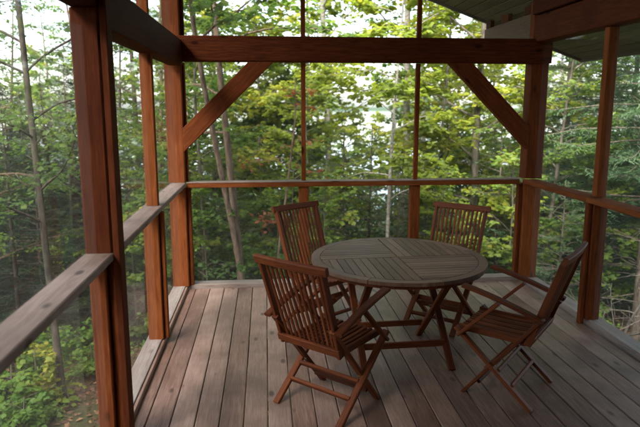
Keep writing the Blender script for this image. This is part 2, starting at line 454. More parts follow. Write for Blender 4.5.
# back wall ------------------------------------------------------------
bw = thing('screen_wall', 'far screened wall with cross beam, two diagonal knee braces and three tall bays', 'porch wall', (.95, .05, 0))
def bpart(name, mat, *boxes, ch=.005):
    off = Vector((.95, .05, 0))
    return part(bw, name, mat, *[(Vector(a) - off, Vector(b) - off) for a, b in boxes], ch=ch)
bpart('corner_post', 'timber_warm', ((-.935, -.04, RT + .002), (-.775, .12, roof_z(-.85))), ch=.008)
bpart('corner_post', 'timber_warm', ((2.655, -.04, RT + .002), (2.835, .12, 2.425)), ((2.675, .0, 2.44), (2.70, .11, 2.84)), ch=.008)
bpart('lower_post', 'frame', ((-.935, -.04, .042), (-.775, .12, RT - .052)), ch=.008)
bpart('lower_post', 'frame', ((2.655, -.04, .042), (2.835, .12, RT - .052)), ch=.008)
bpart('corner_trim', 'frame', ((-.773, .0, .042), (-.735, .075, RT - .056)))
bpart('corner_trim', 'frame', ((2.612, .0, .042), (2.653, .075, RT - .056)))
bpart('corner_trim', 'frame', ((-.773, .03, RT + .003), (-.752, .085, 2.235)), ((-.773, .03, 2.48), (-.745, .085, 4.0)))
for mx in (.385, 1.524):
    bpart('mullion', 'frame', ((mx - .048, .0, .042), (mx + .048, .09, RT - .056)), ch=.004)
    bpart('mullion', 'frame', ((mx - .021, .015, RT + .002), (mx + .021, .06, 2.236)), ((mx - .021, .015, 2.479), (mx + .021, .06, roof_z(mx) - .01)), ch=.003)
bpart('top_rail', 'rail', ((-.768, -.034, RT - .008), (2.60, .11, RT)), ch=.002)
bpart('rail_face', 'frame', ((-.766, -.031, RT - .054), (2.60, .105, RT - .0095)), ch=.003)
bpart('cross_beam', 'timber_warm', ((-.80, -.075, 2.24), (2.84, .065, 2.475)), ch=.01)
bpart('sill_plate', 'sill', ((-.80, .006, -.03), (2.69, .15, .041)), ch=.004)
for sgn, x0, xe in ((1, -.776, -.02), (-1, 2.656, 1.93)):
    mb = MB()
    off = Vector((.95, .05, 0))
    a = Vector((x0 - sgn * .085, -.02, 1.42)); b = Vector((xe + sgn * .085, -.02, 2.325))
    # square timber cut flush: the ends run into post and beam
    d = (b - a).normalized()
    nrm = Vector((-d.z, 0, d.x)) * .083
    y0, y1 = -.066, .036
    def cutx(p, dirv, xx): q = (xx - p.x) / dirv.x; return p + dirv * q
    def cutz(p, dirv, zz): q = (zz - p.z) / dirv.z; return p + dirv * q
    P1 = cutx(a + nrm, d, x0 - sgn * .001); P2 = cutx(a - nrm, d, x0 - sgn * .001); P3 = cutz(a - nrm, d, 2.241); P4 = cutz(a + nrm, d, 2.241)
    vs = [tuple(Vector((p.x, yy, p.z)) - off) for yy in (y0, y1) for p in (P1, P2, P3, P4)]
    fs = [[0, 1, 2, 3], [7, 6, 5, 4], [0, 4, 5, 1], [1, 5, 6, 2], [2, 6, 7, 3], [3, 7, 4, 0]]
    ou = RND.uniform(0, 30)
    us = [[(ou + Vector(vs[i]).dot(d), Vector(vs[i]).dot(nrm.normalized()) + Vector(vs[i]).y + ou) for i in f] for f in fs]
    mb._add(vs, fs, us, .0)
    o = mb.build('knee_brace', M['timber_warm'], bw)
    bv = o.modifiers.new('edge', 'BEVEL'); bv.width = .007; bv.segments = 2; bv.limit_method = 'ANGLE'
for (x0, x1) in ((-.735, .337), (.433, 1.476), (1.572, 2.612)):
    panel(bw, (x0 - .95, 0, .041), (x1 - .95, 0, RT - .054), 1)
for (x0, x1) in ((-.752, .364), (.406, 1.503), (1.545, 2.655)):
    panel(bw, (x0 - .95, -.01, RT), (x1 - .95, -.01, 2.24), 1)
    panel(bw, (x0 - .95, -.01, 2.475), (x1 - .95, -.01, roof_z(x1) - .02), 1)

# left wall ------------------------------------------------------------
lw = thing('screen_wall', 'left screened wall with wide weathered handrail running past the big square post', 'porch wall', (-.85, -3.4, 0))
LO = Vector((-.85, -3.4, 0))
def lpart(name, mat, *boxes, ch=.005):
    return part(lw, name, mat, *[(Vector(a) - LO, Vector(b) - LO) for a, b in boxes], ch=ch)
PL = [-1.40, -2.86, -4.85, -5.95]
for yy in PL:
    big = yy < -2
    if big: lpart('post', 'timber_warm', ((-.90, yy - .055, .046), (-.815, yy + .055, RT - .046)), ((-.813, yy - .02, .046), (-.775, yy + .03, RT - .05)), ch=.006)
    else: lpart('post', 'frame', ((-.912, yy - .055, .046), (-.80, yy + .055, RT - .046)), ((-.80 + .002, yy - .025, .046), (-.765, yy + .03, RT - .05)), ch=.006)
    if big:
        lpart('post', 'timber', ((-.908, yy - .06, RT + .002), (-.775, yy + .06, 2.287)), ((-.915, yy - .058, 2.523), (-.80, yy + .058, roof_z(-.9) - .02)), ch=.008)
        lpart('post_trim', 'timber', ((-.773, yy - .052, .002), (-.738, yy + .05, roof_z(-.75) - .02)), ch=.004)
    else:
        lpart('mullion', 'frame', ((-.885, yy - .035, RT + .002), (-.80, yy + .03, 2.2)), ((-.885, yy - .035, 2.43), (-.81, yy + .03, roof_z(-.85) - .02)), ch=.004)
rails = [(-.045, -1.44), (-1.443, -2.915), (-2.92, -4.91), (-4.913, -6.01), (-6.013, YN)]
for i_, (a, b) in enumerate(rails):
    lpart('top_rail', 'rail', ((-.914 + .003 * (i_ % 2), b, RT - .042), (-.772, a, RT)), ch=.005)
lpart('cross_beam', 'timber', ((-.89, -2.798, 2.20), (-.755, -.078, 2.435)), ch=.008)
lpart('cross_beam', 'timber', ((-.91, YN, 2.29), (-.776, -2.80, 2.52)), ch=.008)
lpart('sill_plate', 'sill', ((-.935, YN, -.03), (-.815, -.045, .045)), ch=.004)
lpart('sill_strip', 'deck', ((-.812, YN, -.03), (-.792, -.045, .036)), ch=.003)
ed = [-.045] + [y for y in PL] + [YN]
for a, b in zip(ed[:-1], ed[1:]):
    panel(lw, (0, a - .05 + 3.4, .045), (0, b + .05 + 3.4, RT - .042), 0)
    panel(lw, (0, a - .035 + 3.4, RT), (0, b + .035 + 3.4, 2.2), 0)
    panel(lw, (0, a - .035 + 3.4, 2.435), (0, b + .035 + 3.4, roof_z(-.85) - .03), 0)

# right wall -----------------------------------------------------------
rw = thing('screen_wall', 'right screened wall with narrow red-brown handrail under the sloping eave', 'porch wall', (2.74, -3.4, 0))
RO = Vector((2.74, -3.4, 0))
def rpart(name, mat, *boxes, ch=.005):
    return part(rw, name, mat, *[(Vector(a) - RO, Vector(b) - RO) for a, b in boxes], ch=ch)
PR = [-1.28, -2.62, -3.96, -5.40]
for yy in PR:
    rpart('post', 'frame', ((2.685, yy - .055, .046), (2.80, yy + .055, RT - .046)), ((2.645, yy - .028, .002), (2.683, yy + .028, RT - .05)), ch=.006)
    rpart('mullion', 'frame', ((2.70, yy - .035, RT + .002), (2.785, yy + .035, 2.438)), ch=.004)
for i_, (a, b) in enumerate([(-.045, PR[0] - .01), (PR[0] - .013, PR[1] - .01), (PR[1] - .013, PR[2] - .01), (PR[2] - .013, YN)]):
    rpart('top_rail', 'frame', ((2.625, b, RT - .045), (2.775 - .003 * (i_ % 2), a, RT)), ch=.006)
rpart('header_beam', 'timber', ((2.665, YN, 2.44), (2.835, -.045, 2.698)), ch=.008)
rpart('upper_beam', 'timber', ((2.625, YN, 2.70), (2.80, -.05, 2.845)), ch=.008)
rpart('outrigger_plank', 'plank', ((2.69, .125, 2.46), (2.74, 1.44, 2.74)), ch=.004)
for (a, b) in ((1.25, 1.40), (.72, .92), (.14, .30)):
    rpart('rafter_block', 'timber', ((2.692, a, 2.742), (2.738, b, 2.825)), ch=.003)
rpart('sill_plate', 'sill', ((2.715, YN, -.03), (2.85, -.045, .043)), ch=.004)
ed = [-.045] + PR + [YN]
for a, b in zip(ed[:-1], ed[1:]):
    panel(rw, (0, a - .055 + 3.4, .043), (0, b + .055 + 3.4, RT - .045), 0)
    panel(rw, (0, a - .035 + 3.4, RT), (0, b + .035 + 3.4, 2.44), 0)

# roof -----------------------------------------------------------------
rf = thing('porch_roof', 'sloping porch roof with dark board soffit overhanging the far right corner', 'roof', (2.65, -3, 2.86))
OFF = Vector((2.65, -3, 2.86))
mb = MB()
sl = Vector((1, 0, -.36)).normalized(); nrm = Vector((.36, 0, 1)).normalized()
s_ = -5.4  # starts at the unseen left overhang, lengthened to shade the porch interior
while s_ < 1.36:
    c0 = sl * (s_ + .066) + nrm * .012
    mb.bar(c0 + Vector((0, 4.42, 0)), c0 + Vector((0, -4.6, 0)), .124, .02, up=nrm, ch=.006, tone=(RND.random() - .5) * .35)
    s_ += .132
mb.build('soffit', M['soffit'], rf)
mb = MB(); c0 = sl * -2.02 + nrm * .06
mb.bar(c0 + Vector((0, 4.48, 0)), c0 + Vector((0, -4.6, 0)), 6.8, .06, up=nrm); mb.build('roof_covering', M['shingle'], rf)
mb = MB(); mb.bar(sl * -5.42 + nrm * .05 + Vector((0, 4.455, 0)), sl * 1.37 + nrm * .05 + Vector((0, 4.455, 0)), .03, .15, up=nrm); mb.build('fascia', M['soffit'], rf)
mb = MB(); mb.bar(sl * 1.395 + nrm * .05 + Vector((0, 4.48, 0)), sl * 1.395 + nrm * .05 + Vector((0, -4.6, 0)), .03, .15, up=nrm); mb.build('fascia', M['soffit'], rf)

# house wall behind the viewer; unseen side walls added to darken the near deck
for nm, x_, y0 in (('left', -.95, -4.95), ('right', 2.9, -5.3)):
    sw = thing('unseen_wall', 'unseen brown board side wall added to shade the near deck on the ' + nm + ' of the porch doorway', 'house wall', (x_, YN, 0))
    mb = MB(); z_ = -.6; s_ = -1 if nm == 'left' else 1
    while z_ < (4.0 if nm == 'left' else 2.6):
        mb.box((s_ * .01, .0, z_ + .002), (s_ * .12, y0 - YN, z_ + .178), ch=.012); z_ += .18
    mb.build('siding', M['house'], sw)
hw = thing('unseen_wall', 'brown board wall of the house behind the porch', 'house wall', (.95, YN - .1, 0))
mb = MB(); z_ = -.6
while z_ < 4.6:
    mb.box((-5.0, -.1, z_ + .002), (5.2, .09 + .004 * (RND.random()), z_ + .178), ch=.012); z_ += .18
mb.build('siding', M['house'], hw)

# deck framing below (keeps the deck standing, dark under the gaps)
df = thing('deck_frame', 'timber joists and posts holding the porch deck above the ground', 'deck frame', (.95, -3.4, -.1))
mb = MB()
for k in range(6):
    yy = 3.46 - k * 1.4
    mb.box((-1.85, yy - .02, -.13), (1.88, yy + .02, .06))
mb.build('joist', M['plank'], df)
for px_ in (-1.7, 1.7):
    for py_ in (3.3, .2, -3.0):
        mb = MB(); g = gzf(.95 + px_, -3.4 + py_); mb.box((px_ - .07, py_ - .07, g + .0), (px_ + .07, py_ + .07, -.131)); mb.build('support_post', M['plank'], df)

# ------------------------------------------------------------------ table
TX, TY, TZ = .96, -1.76, .74
tb = thing('round_table', 'round folding table of weathered grey teak planks in quarters', 'table', (TX, TY, 0), math.radians(3))
EA, EB, RIM = .632, .668, .062
ea, eb = EA - RIM - .004, EB - RIM - .004
top = MB()
PW = .052
def strips(q, along_x):
    sx, sy = (1 if q in (0, 3) else -1), (1 if q in (0, 1) else -1)
    g = .004
    A_, B_ = (ea, eb) if along_x else (eb, ea)
    t0 = g
    while t0 < B_ - .008:
        t1 = min(t0 + PW, B_ - .003)
        pts = [(g, t0)]
        for k in range(5):
            t = t0 + (t1 - t0) * k / 4
            pts.append((max(g + .004, A_ * math.sqrt(max(0, 1 - (t / B_) ** 2))), t))
        pts.append((g, t1))
        if not along_x: pts = [(b, a) for a, b in pts]
        pts = [(a * sx, b * sy) for a, b in pts]
        ar = sum(pts[i][0] * pts[(i + 1) % len(pts)][1] - pts[(i + 1) % len(pts)][0] * pts[i][1] for i in range(len(pts)))
        if ar < 0: pts.reverse()
        top.plate(pts, TZ - .024, TZ + RND.uniform(-.0006, .0006), 0 if along_x else math.pi / 2, bev=.0025)
        t0 = t1 + .005
for q, al in ((0, False), (1, True), (2, False), (3, True)): strips(q, al)
top.build('tabletop', M['table'], tb)
rim = MB()
for k in range(8):
    a0, a1 = k * math.pi / 4 + .003 + .2, (k + 1) * math.pi / 4 - .003 + .2
    aa = [a0 + (a1 - a0) * i / 8 for i in range(9)]
    pts = [(EA * math.cos(a), EB * math.sin(a)) for a in aa] + [((EA - RIM) * math.cos(a), (EB - RIM) * math.sin(a)) for a in reversed(aa)]
    rim.plate(pts, TZ - .026, TZ - .001, (a0 + a1) / 2 + math.pi / 2, bev=.0)
rim.build('rim', M['table'], tb)
ap = MB()
n = 40
for k in range(n):
    a0, a1 = 2 * math.pi * k / n, 2 * math.pi * (k + 1) / n
    ap.bar(((EA - .03) * math.cos(a0), (EB - .03) * math.sin(a0), TZ - .038), ((EA - .03) * math.cos(a1), (EB - .03) * math.sin(a1), TZ - .038), .03, .022, ch=.002, tone=0)
ap.build('apron', M['teak'], tb)
mb = MB()
for yy in (-.36, 0, .36): mb.bar((-.5, yy, TZ - .038), (.5, yy, TZ - .038), .05, .022)
mb.build('cleat', M['teak'], tb)
for sx in (-1, 1):
    mb = MB(); xx = sx * .312
    mb.bar((xx, -.36, 0.0), (xx, .372, TZ - .05), .028, .05, up=(1, 0, 0)); mb.build('leg', M['teak'], tb)
    mb = MB(); xx = sx * .283
    mb.bar((xx, .335, 0.0), (xx, -.385, TZ - .05), .028, .05, up=(1, 0, 0)); mb.build('leg', M['teak'], tb)
    mb = MB(); mb.bar((sx * .25, 0, .352), (sx * .335, 0, .352), .018, .018, ch=.005); mb.build('pivot_bolt', M['brass'], tb)
for yy, zz, hx in ((-.215, .148, .297), (.215, .148, .268)):
    mb = MB(); mb.bar((-hx, yy, zz), (hx, yy, zz), .024, .045); mb.build('stretcher', M['teak'], tb)
for yy in (-.30, .29):
    mb = MB(); mb.bar((-.297, yy, .645), (.297, yy, .645), .024, .04); mb.build('stretcher', M['teak'], tb)

# ------------------------------------------------------------------ chairs
def make_chair(arms, label):
    t = thing('folding_armchair' if arms else 'folding_chair', label, 'chair', group='folding slatted chairs around the table')
    TK = M['teak']
    def stile_y(z): return -.205 - (z - .42) * .338
    mb = MB()                                                    # seat slats run front to back
    n = 10
    for k in range(n):
        xx = -.172 + .344 * k / (n - 1)
        mb.bar((xx, -.195, .418), (xx, .235, .430), .026, .017, ch=.004, nseg=4, sag=-.006)
    mb.build('seat', TK, t)
    mb = MB()
    mb.bar((-.192, .205, .408), (.192, .205, .408), .035, .026)
    mb.bar((-.192, -.165, .398), (.192, -.165, .398), .035, .026)
    for s in (-1, 1): mb.bar((s * .194, -.20, .414), (s * .194, .245, .428), .022, .042)
    mb.build('seat_frame', TK, t)
    mb = MB()
    n = 11
    for k in range(n):
        q = -1 + 2 * k / (n - 1)
        xx = .178 * q
        cv = -.010 * (1 - q * q)
        mb.bar((xx * .97, stile_y(.455) + .006, .455), (xx * 1.06, stile_y(.94) + cv, .94), .0185, .012, up=(0, 1, .3), ch=.003)
    mb.build('backrest', TK, t)
    for s in (-1, 1):
        mb = MB(); mb.bar((s * .2155, stile_y(.405), .405), (s * .227, stile_y(.945), .945), .024, .042, up=(0, 1, .3)); mb.build('back_stile', TK, t)
    mb = MB(); 
    for k in range(6):                                           # slightly bowed top rail
        xa, xb = -.262 + .524 * k / 6, -.262 + .524 * (k + 1) / 6
        f = lambda x_: stile_y(.962) - .012 * (1 - (x_ / .262) ** 2)
        mb.bar((xa, f(xa), .958), (xb, f(xb), .958), .030, .052, up=(0, -.33, 1), ch=.006, tone=.05)
    mb.build('top_rail', TK, t)
    mb = MB(); mb.bar((-.232, stile_y(.44) - .016, .440), (.232, stile_y(.44) - .016, .440), .022, .048, up=(0, -.33, 1)); mb.build('back_rail', TK, t)
    ftop = (-.282, .583) if arms else (-.225, .47)
    for s in (-1, 1):
        mb = MB(); mb.bar((s * .243, -.252, 0), (s * .243, .246, .442), .024, .044, up=(1, 0, 0)); mb.build('leg', TK, t)
        mb = MB(); q = s * (.2165 if not arms else .2165)
        if arms: q = s * .2425 * 0 + s * .2165
        mb.bar((q, .192, 0), (q, ftop[0], ftop[1]) if arms else (q, -.205, .458), .0235, .044, up=(1, 0, 0)); mb.build('leg', TK, t)
        mb = MB(); mb.bar((s * .20, .0, .2165), (s * .259, .0, .2165), .016, .016, ch=.004); mb.build('pivot_bolt', M['brass'], t)
    mb = MB(); mb.bar((-.231, -.118, .118), (.231, -.118, .118), .022, .042, up=(0, -.66, .75)); mb.build('stretcher', TK, t)
    mb = MB(); mb.bar((-.231, -.03, .197), (.231, -.03, .197), .022, .042, up=(0, -.66, .75)); mb.build('stretcher', TK, t)
    mb = MB(); mb.bar((-.204, .10, .094), (.204, .10, .094), .022, .04, up=(0, .7, .7)); mb.build('stretcher', TK, t)
    if arms:
        for s in (-1, 1):
            mb = MB(); mb.bar((s * .266, -.295, .583), (s * .268, .20, .728), .052, .022, ch=.006, nseg=6, sag=.012, w1=.058); mb.build('armrest', TK, t)
            mb = MB(); mb.bar((s * .262, -.03, .648), (s * .262, .222, .395), .022, .036, up=(1, 0, 0)); mb.build('arm_support', TK, t)
    return t
ch1 = make_chair(True, 'slatted folding armchair nearest the viewer, seen from behind, left of the table')
ch1.location = (.40, -2.452, 0); ch1.rotation_euler = (0, 0, -.757)
ch2 = dup(ch1, (1.55, -2.369, 0), .878, label='slatted folding armchair right of the table, seen side-on against the right rail')
ch3 = make_chair(False, 'armless slatted folding chair at the far left of the table, below the far mullion')
ch3.location = (.505, -1.06, 0); ch3.rotation_euler = (0, 0, -2.48)
ch4 = dup(ch3, (1.445, -1.20, 0), 2.41, label='armless slatted folding chair behind the right edge of the round table')

# ------------------------------------------------------------------ vegetation generators
def tubes_mesh(lines, sides=6):
    """lines: list of (pts Nx3, radii N) -> verts, quads"""
    VS, FS = [], []; o = 0
    for pts, rad in lines:
        pts = np.asarray(pts, float); n = len(pts)
        s = sides if rad[0] > .02 else (4 if rad[0] > .008 else 3)
        tg = np.gradient(pts, axis=0); tg /= np.linalg.norm(tg, axis=1, keepdims=True) + 1e-9
        ref = np.where(np.abs(tg[:, 2:3]) > .9, np.array([[1., 0, 0]]), np.array([[0., 0, 1]]))
        a = np.cross(tg, ref); a /= np.linalg.norm(a, axis=1, keepdims=True) + 1e-9
        b = np.cross(tg, a)
        th = np.arange(s) * 2 * np.pi / s
        ring = pts[:, None, :] + np.asarray(rad)[:, None, None] * (a[:, None, :] * np.cos(th)[None, :, None] + b[:, None, :] * np.sin(th)[None, :, None])
        VS.append(ring.reshape(-1, 3))
        i = np.arange(n * s).reshape(n, s); j = np.roll(i, -1, 1)
        FS.append(np.stack([i[:-1], j[:-1], j[1:], i[1:]], -1).reshape(-1, 4) + o); o += n * s
    return np.concatenate(VS), np.concatenate(FS)

LEAF = np.array([[0, 0, 0], [.34, .20, -.05], [.50, .55, -.09], [.20, .72, -.05], [0, 1.0, -.02], [-.20, .72, -.05], [-.50, .55, -.09], [-.34, .20, -.05], [0, .5, .05]])
LEAF_F = np.array([[0, 1, 2, 8], [8, 2, 3, 4], [0, 8, 6, 7], [8, 4, 5, 6]])
LEAF_S = np.array([[0, 0, 0], [.30, .45, -.06], [0, 1., 0], [-.30, .45, -.06]])
LEAF_SF = np.array([[0, 1, 2, 3]])
NEED = np.array([[-.5, 0, 0], [.5, 0, 0], [.25, 1, 0], [-.25, 1, 0]])
NEED_F = np.array([[0, 1, 2, 3]])

def scatter(tv, tf, pos, direc, nrm, size, tone, width=1.0):
    """place the template at each pos: y along direc, z along nrm"""
    pos = np.asarray(pos); n = len(pos)
    d = direc / (np.linalg.norm(direc, axis=1, keepdims=True) + 1e-9)
    s = np.cross(d, nrm); s /= np.linalg.norm(s, axis=1, keepdims=True) + 1e-9
    u = np.cross(s, d)
    sz = np.asarray(size)[:, None, None]
    v = pos[:, None, :] + sz * (tv[None, :, 0:1] * width * s[:, None, :] + tv[None, :, 1:2] * d[:, None, :] + tv[None, :, 2:3] * u[:, None, :])
    f = tf[None] + (np.arange(n) * len(tv))[:, None, None]
    t = np.repeat(tone, len(tf))
    return v.reshape(-1, 3), f.reshape(-1, 4), t

def curve(p, d, ln, n, bend, g, wob=.08):
    """polyline from p in direction d, drifting by bend (vector) and noise"""
    pts = [np.array(p, float)]; d = np.array(d, float); st = ln / n
    for k in range(n):
        d = d + np.array(bend) / n + g.normal(0, wob, 3); d /= np.linalg.norm(d)
        pts.append(pts[-1] + d * st)
    return np.array(pts)

def at_t(pts, t):
    n = len(pts) - 1; k = min(int(t * n), n - 1); f = t * n - k
    return pts[k] * (1 - f) + pts[k + 1] * f, pts[k + 1] - pts[k]

def deciduous(name, seed, H, r0, cs, spread, nl, ntw, nsub, nleaf, lsize, leafmat, barkmat, label, cat='tree', wob=.03, lean=(0, 0), big=True, tonebias=0., group=None, upang=(.25, .8), lo_shrink=.55, fork=0):
    g = np.random.default_rng(seed)
    t = thing(name, label, cat, group=group)
    tr = curve((0, 0, -.3), (lean[0], lean[1], 1), H + .3, 14, (-lean[0] * .8, -lean[1] * .8, .1), g, wob)
    q = np.linspace(0, 1, 15); rad = r0 * (1 - q) ** .75 + .006; rad[0] *= 1.5; rad[1] *= 1.08
    lines = [(tr, rad)]
    stems = [tr]
    for k in range(fork):
        b0, _ = at_t(tr, .06 + .12 * g.random()); az = g.uniform(0, 6.28)
        st = curve(b0, (.3 * math.cos(az), .3 * math.sin(az), 1), H * g.uniform(.7, .95), 12, (-.25 * math.cos(az), -.25 * math.sin(az), .2), g, wob)
        lines.append((st, (r0 * .7) * (1 - np.linspace(0, 1, 13)) ** .75 + .005)); stems.append(st)
    P, D, Nn, S, T = [], [], [], [], []
    az = g.uniform(0, 6.28)
    for k in range(nl):
        st = stems[k % len(stems)]
        f = cs + (1 - cs) * ((k + g.random()) / nl) ** .9
        f = min(f, .985)
        p, td = at_t(st, f); az += 2.4 + g.normal(0, .3)
        rel = (f - cs) / (1 - cs + 1e-6)
        L = spread * (lo_shrink + (1 - lo_shrink) * math.sin(min(1, rel * 1.6) * 1.57)) * (1 - .75 * max(0, rel - .35) / .65) * g.uniform(.65, 1.15)
        up = g.uniform(*upang) + rel * .5
        d0 = np.array([math.cos(az), math.sin(az), up])
        lim = curve(p, d0, L, 7, (0, 0, -.45 - .3 * g.random()), g, .10)
        rb = max(.006, r0 * (1 - f) ** .75 * .42 + .004)
        lines.append((lim, np.linspace(rb, .004, 8)))
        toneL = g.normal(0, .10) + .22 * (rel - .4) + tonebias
        for j in range(ntw if rel < .5 else max(3, int(ntw * (1.35 - .9 * rel)))):
            u = .22 + .78 * (j + g.random()) / ntw
            b, bd = at_t(lim, min(u, .995)); bd = bd / (np.linalg.norm(bd) + 1e-9)
            sd = np.array([-bd[1], bd[0], 0]); sd /= np.linalg.norm(sd) + 1e-9
            sg = 1 if j % 2 else -1
            if u > .93: sg *= .2
            dd = bd * .75 + sd * sg * g.uniform(.5, 1.1) + np.array([0, 0, g.normal(.02, .18)])
            tl = L * g.uniform(.22, .42) * (1.15 - .5 * u) + .12
            tw = curve(b, dd, tl, 5, (0, 0, -.25), g, .12)
            lines.append((tw, np.linspace(max(.0035, rb * .35), .002, 6)))
            for m_ in range(nsub):
                uu = .2 + .8 * (m_ + g.random()) / nsub
                c, cd = at_t(tw, min(uu, .995)); cd = cd / (np.linalg.norm(cd) + 1e-9)
                s2 = np.array([-cd[1], cd[0], 0]); s2 /= np.linalg.norm(s2) + 1e-9
                sl_ = tl * g.uniform(.25, .5) + .06
                d2 = cd * .7 + s2 * (1 if m_ % 2 else -1) * g.uniform(.4, 1.1) + np.array([0, 0, g.normal(0, .15)]); d2 /= np.linalg.norm(d2)
                e = g.random(nleaf) * 1.05
                pos = c + d2 * (e * sl_)[:, None] + g.normal(0, .022, (nleaf, 3)) + np.array([0, 0, -.02])
                az2 = g.normal(0, .95, nleaf)
                ca_, sa_ = np.cos(az2), np.sin(az2)
                dir_ = np.stack([d2[0] * ca_ - d2[1] * sa_, d2[0] * sa_ + d2[1] * ca_, g.normal(-.30, .30, nleaf)], 1)
                nn = np.stack([g.normal(0, .38, nleaf), g.normal(0, .38, nleaf), np.ones(nleaf)], 1)
                P.append(pos); D.append(dir_); Nn.append(nn)
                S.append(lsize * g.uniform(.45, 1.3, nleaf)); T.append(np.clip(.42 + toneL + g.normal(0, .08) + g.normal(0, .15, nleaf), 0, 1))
    v, f = tubes_mesh(lines, 8)
    np_mesh('trunk', v, f, M[barkmat], parent=t, smooth=True)
    if nleaf:
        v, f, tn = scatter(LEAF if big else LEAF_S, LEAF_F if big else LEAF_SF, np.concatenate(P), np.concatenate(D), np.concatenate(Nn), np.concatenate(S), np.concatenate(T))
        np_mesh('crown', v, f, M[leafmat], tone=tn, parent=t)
    return t

def conifer(name, seed, H, r0, base, Lmax, nwh, nbr, mat, label, droop=.35, group=None, needle=.075, dens=1.0, dead=8):
    g = np.random.default_rng(seed)
    t = thing(name, label, 'tree', group=group)
    tr = curve((0, 0, -.3), (0, 0, 1), H + .3, 12, (0, 0, .1), g, .008)
    lines = [(tr, r0 * (1 - np.linspace(0, 1, 13)) ** .9 + .006)]
    P, D, Nn, S, T = [], [], [], [], []
    for k in range(dead):                                        # bare dead limbs below the green
        f = g.uniform(.03, max(.08, base / H)); p, _ = at_t(tr, f); az = g.uniform(0, 6.28)
        lim = curve(p, (math.cos(az), math.sin(az), g.uniform(-.2, .25)), g.uniform(.5, 1.6), 6, (0, 0, -.2), g, .16)
        lines.append((lim, np.linspace(.011, .003, 7)))
        for q in range(3):
            b, bd = at_t(lim, g.uniform(.3, .9)); lines.append((curve(b, bd / np.linalg.norm(bd) + g.normal(0, .6, 3), g.uniform(.2, .5), 3, (0, 0, 0), g, .15), np.linspace(.005, .002, 4)))
    for wv in range(nwh):
        h = base + (H - base) * ((wv + .4 * g.random()) / nwh)
        rel = (h - base) / (H - base)
        p, _ = at_t(tr, min(.995, (h + .3) / (H + .3)))
        a0 = g.uniform(0, 6.28)
        nb = nbr if rel < .8 else max(3, nbr - 2)
        for b_ in range(nb):
            az = a0 + b_ * 6.283 / nb + g.normal(0, .25)
            L = Lmax * (1 - rel) ** .85 * g.uniform(.6, 1.12) + .12
            d0 = np.array([math.cos(az), math.sin(az), g.uniform(-.05, .2) + rel * .35])
            lim = curve(p + np.array([0, 0, g.normal(0, .08)]), d0, L, 7, (0, 0, -droop + .12), g, .06)
            lim[-2:, 2] += np.array([.02, .06]) * L
            lines.append((lim, np.linspace(.006 + .010 * (1 - rel), .003, 8)))
            ntw = max(4, int(L * 10 * dens)); tb_ = g.normal(0, .12)
            for j in range(ntw * 2):
                u = .10 + .9 * ((j // 2) + g.random()) / ntw
                c, cd = at_t(lim, min(.995, u)); cd = cd / (np.linalg.norm(cd) + 1e-9)
                s2 = np.array([-cd[1], cd[0], 0]); s2 /= np.linalg.norm(s2) + 1e-9
                sg = 1 if j % 2 else -1
                tl = (.10 + .30 * L * (1 - u) ** .7 * g.uniform(.5, 1.1)) * min(1, .35 + u * 3)
                dd = cd * .8 + s2 * sg * .8 + np.array([0, 0, g.normal(-.12, .12)]); dd /= np.linalg.norm(dd)
                nn = max(4, int(tl / .030))
                e = (np.arange(nn) + g.random(nn)) / nn
                pos = c + dd * (e * tl)[:, None] + np.array([0, 0, -1]) * (e ** 2 * tl * .18)[:, None]
                sd3 = np.cross(dd, [0, 0, 1]); sd3 /= np.linalg.norm(sd3) + 1e-9
                sgn = np.where(np.arange(nn) % 2, 1, -1)[:, None]
                P.append(pos); D.append(dd * .75 + sd3 * sgn * g.uniform(.35, .9, (nn, 1)) + np.array([0, 0, 1]) * g.normal(.05, .28, (nn, 1)))
                Nn.append(np.stack([g.normal(0, .3, nn), g.normal(0, .3, nn), np.ones(nn)], 1))
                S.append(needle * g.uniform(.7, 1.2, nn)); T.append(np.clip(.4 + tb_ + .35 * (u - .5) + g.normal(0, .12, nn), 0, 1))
    v, f = tubes_mesh(lines, 8)
    np_mesh('trunk', v, f, M['bark_dark'], parent=t, smooth=True)
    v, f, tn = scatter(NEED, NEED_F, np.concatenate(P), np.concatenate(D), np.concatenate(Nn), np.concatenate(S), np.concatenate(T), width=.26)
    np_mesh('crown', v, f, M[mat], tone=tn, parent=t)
    return t

def polar(px, depth):
    """ground point seen under image column px (640 wide) at a depth along the view"""
    a = (px - 320) / 604.57
    x_ = CAM.x + depth * (math.sin(YAW) + a * math.cos(YAW)); y_ = CAM.y + depth * (math.cos(YAW) - a * math.sin(YAW))
    return x_, y_
def put(t, px, depth, rz=0, scale=1.0):
    x_, y_ = polar(px, depth); t.location = (x_, y_, gzf(x_, y_)); t.rotation_euler = (0, 0, rz); t.scale = (scale,) * 3
    return t

# --- hero trees one can tell apart
put(deciduous('birch_tree', 1, 11, .043, .20, 2.0, 30, 9, 4, 8, .065, 'leaf_green', 'bark_shade', 'slender grey-barked tree left of the big square post, outside the left rail', lean=(-.03, 0), wob=.012), 44, 7.1)
put(deciduous('maple_tree', 2, 10, .062, .34, 2.2, 24, 8, 4, 8, .105, 'leaf_maple', 'bark_red', 'twin-stemmed brown maple trunk seen through the far left bay', fork=1, wob=.02), 240, 9.4, 1.0)
put(deciduous('red_maple_sapling', 3, 4.6, .025, .45, .8, 8, 5, 2, 3, .075, 'leaf_red', 'bark_red', 'thin maple sapling with red autumn leaves in the far left bay', wob=.03), 268, 10.2, .4)
put(deciduous('birch_sapling', 4, 7.5, .035, .35, 1.6, 18, 9, 4, 8, .115, 'leaf_yellow', 'bark_pale', 'thin white birch stem in the middle bay, right of centre', wob=.025), 385, 10.5, 2.0)
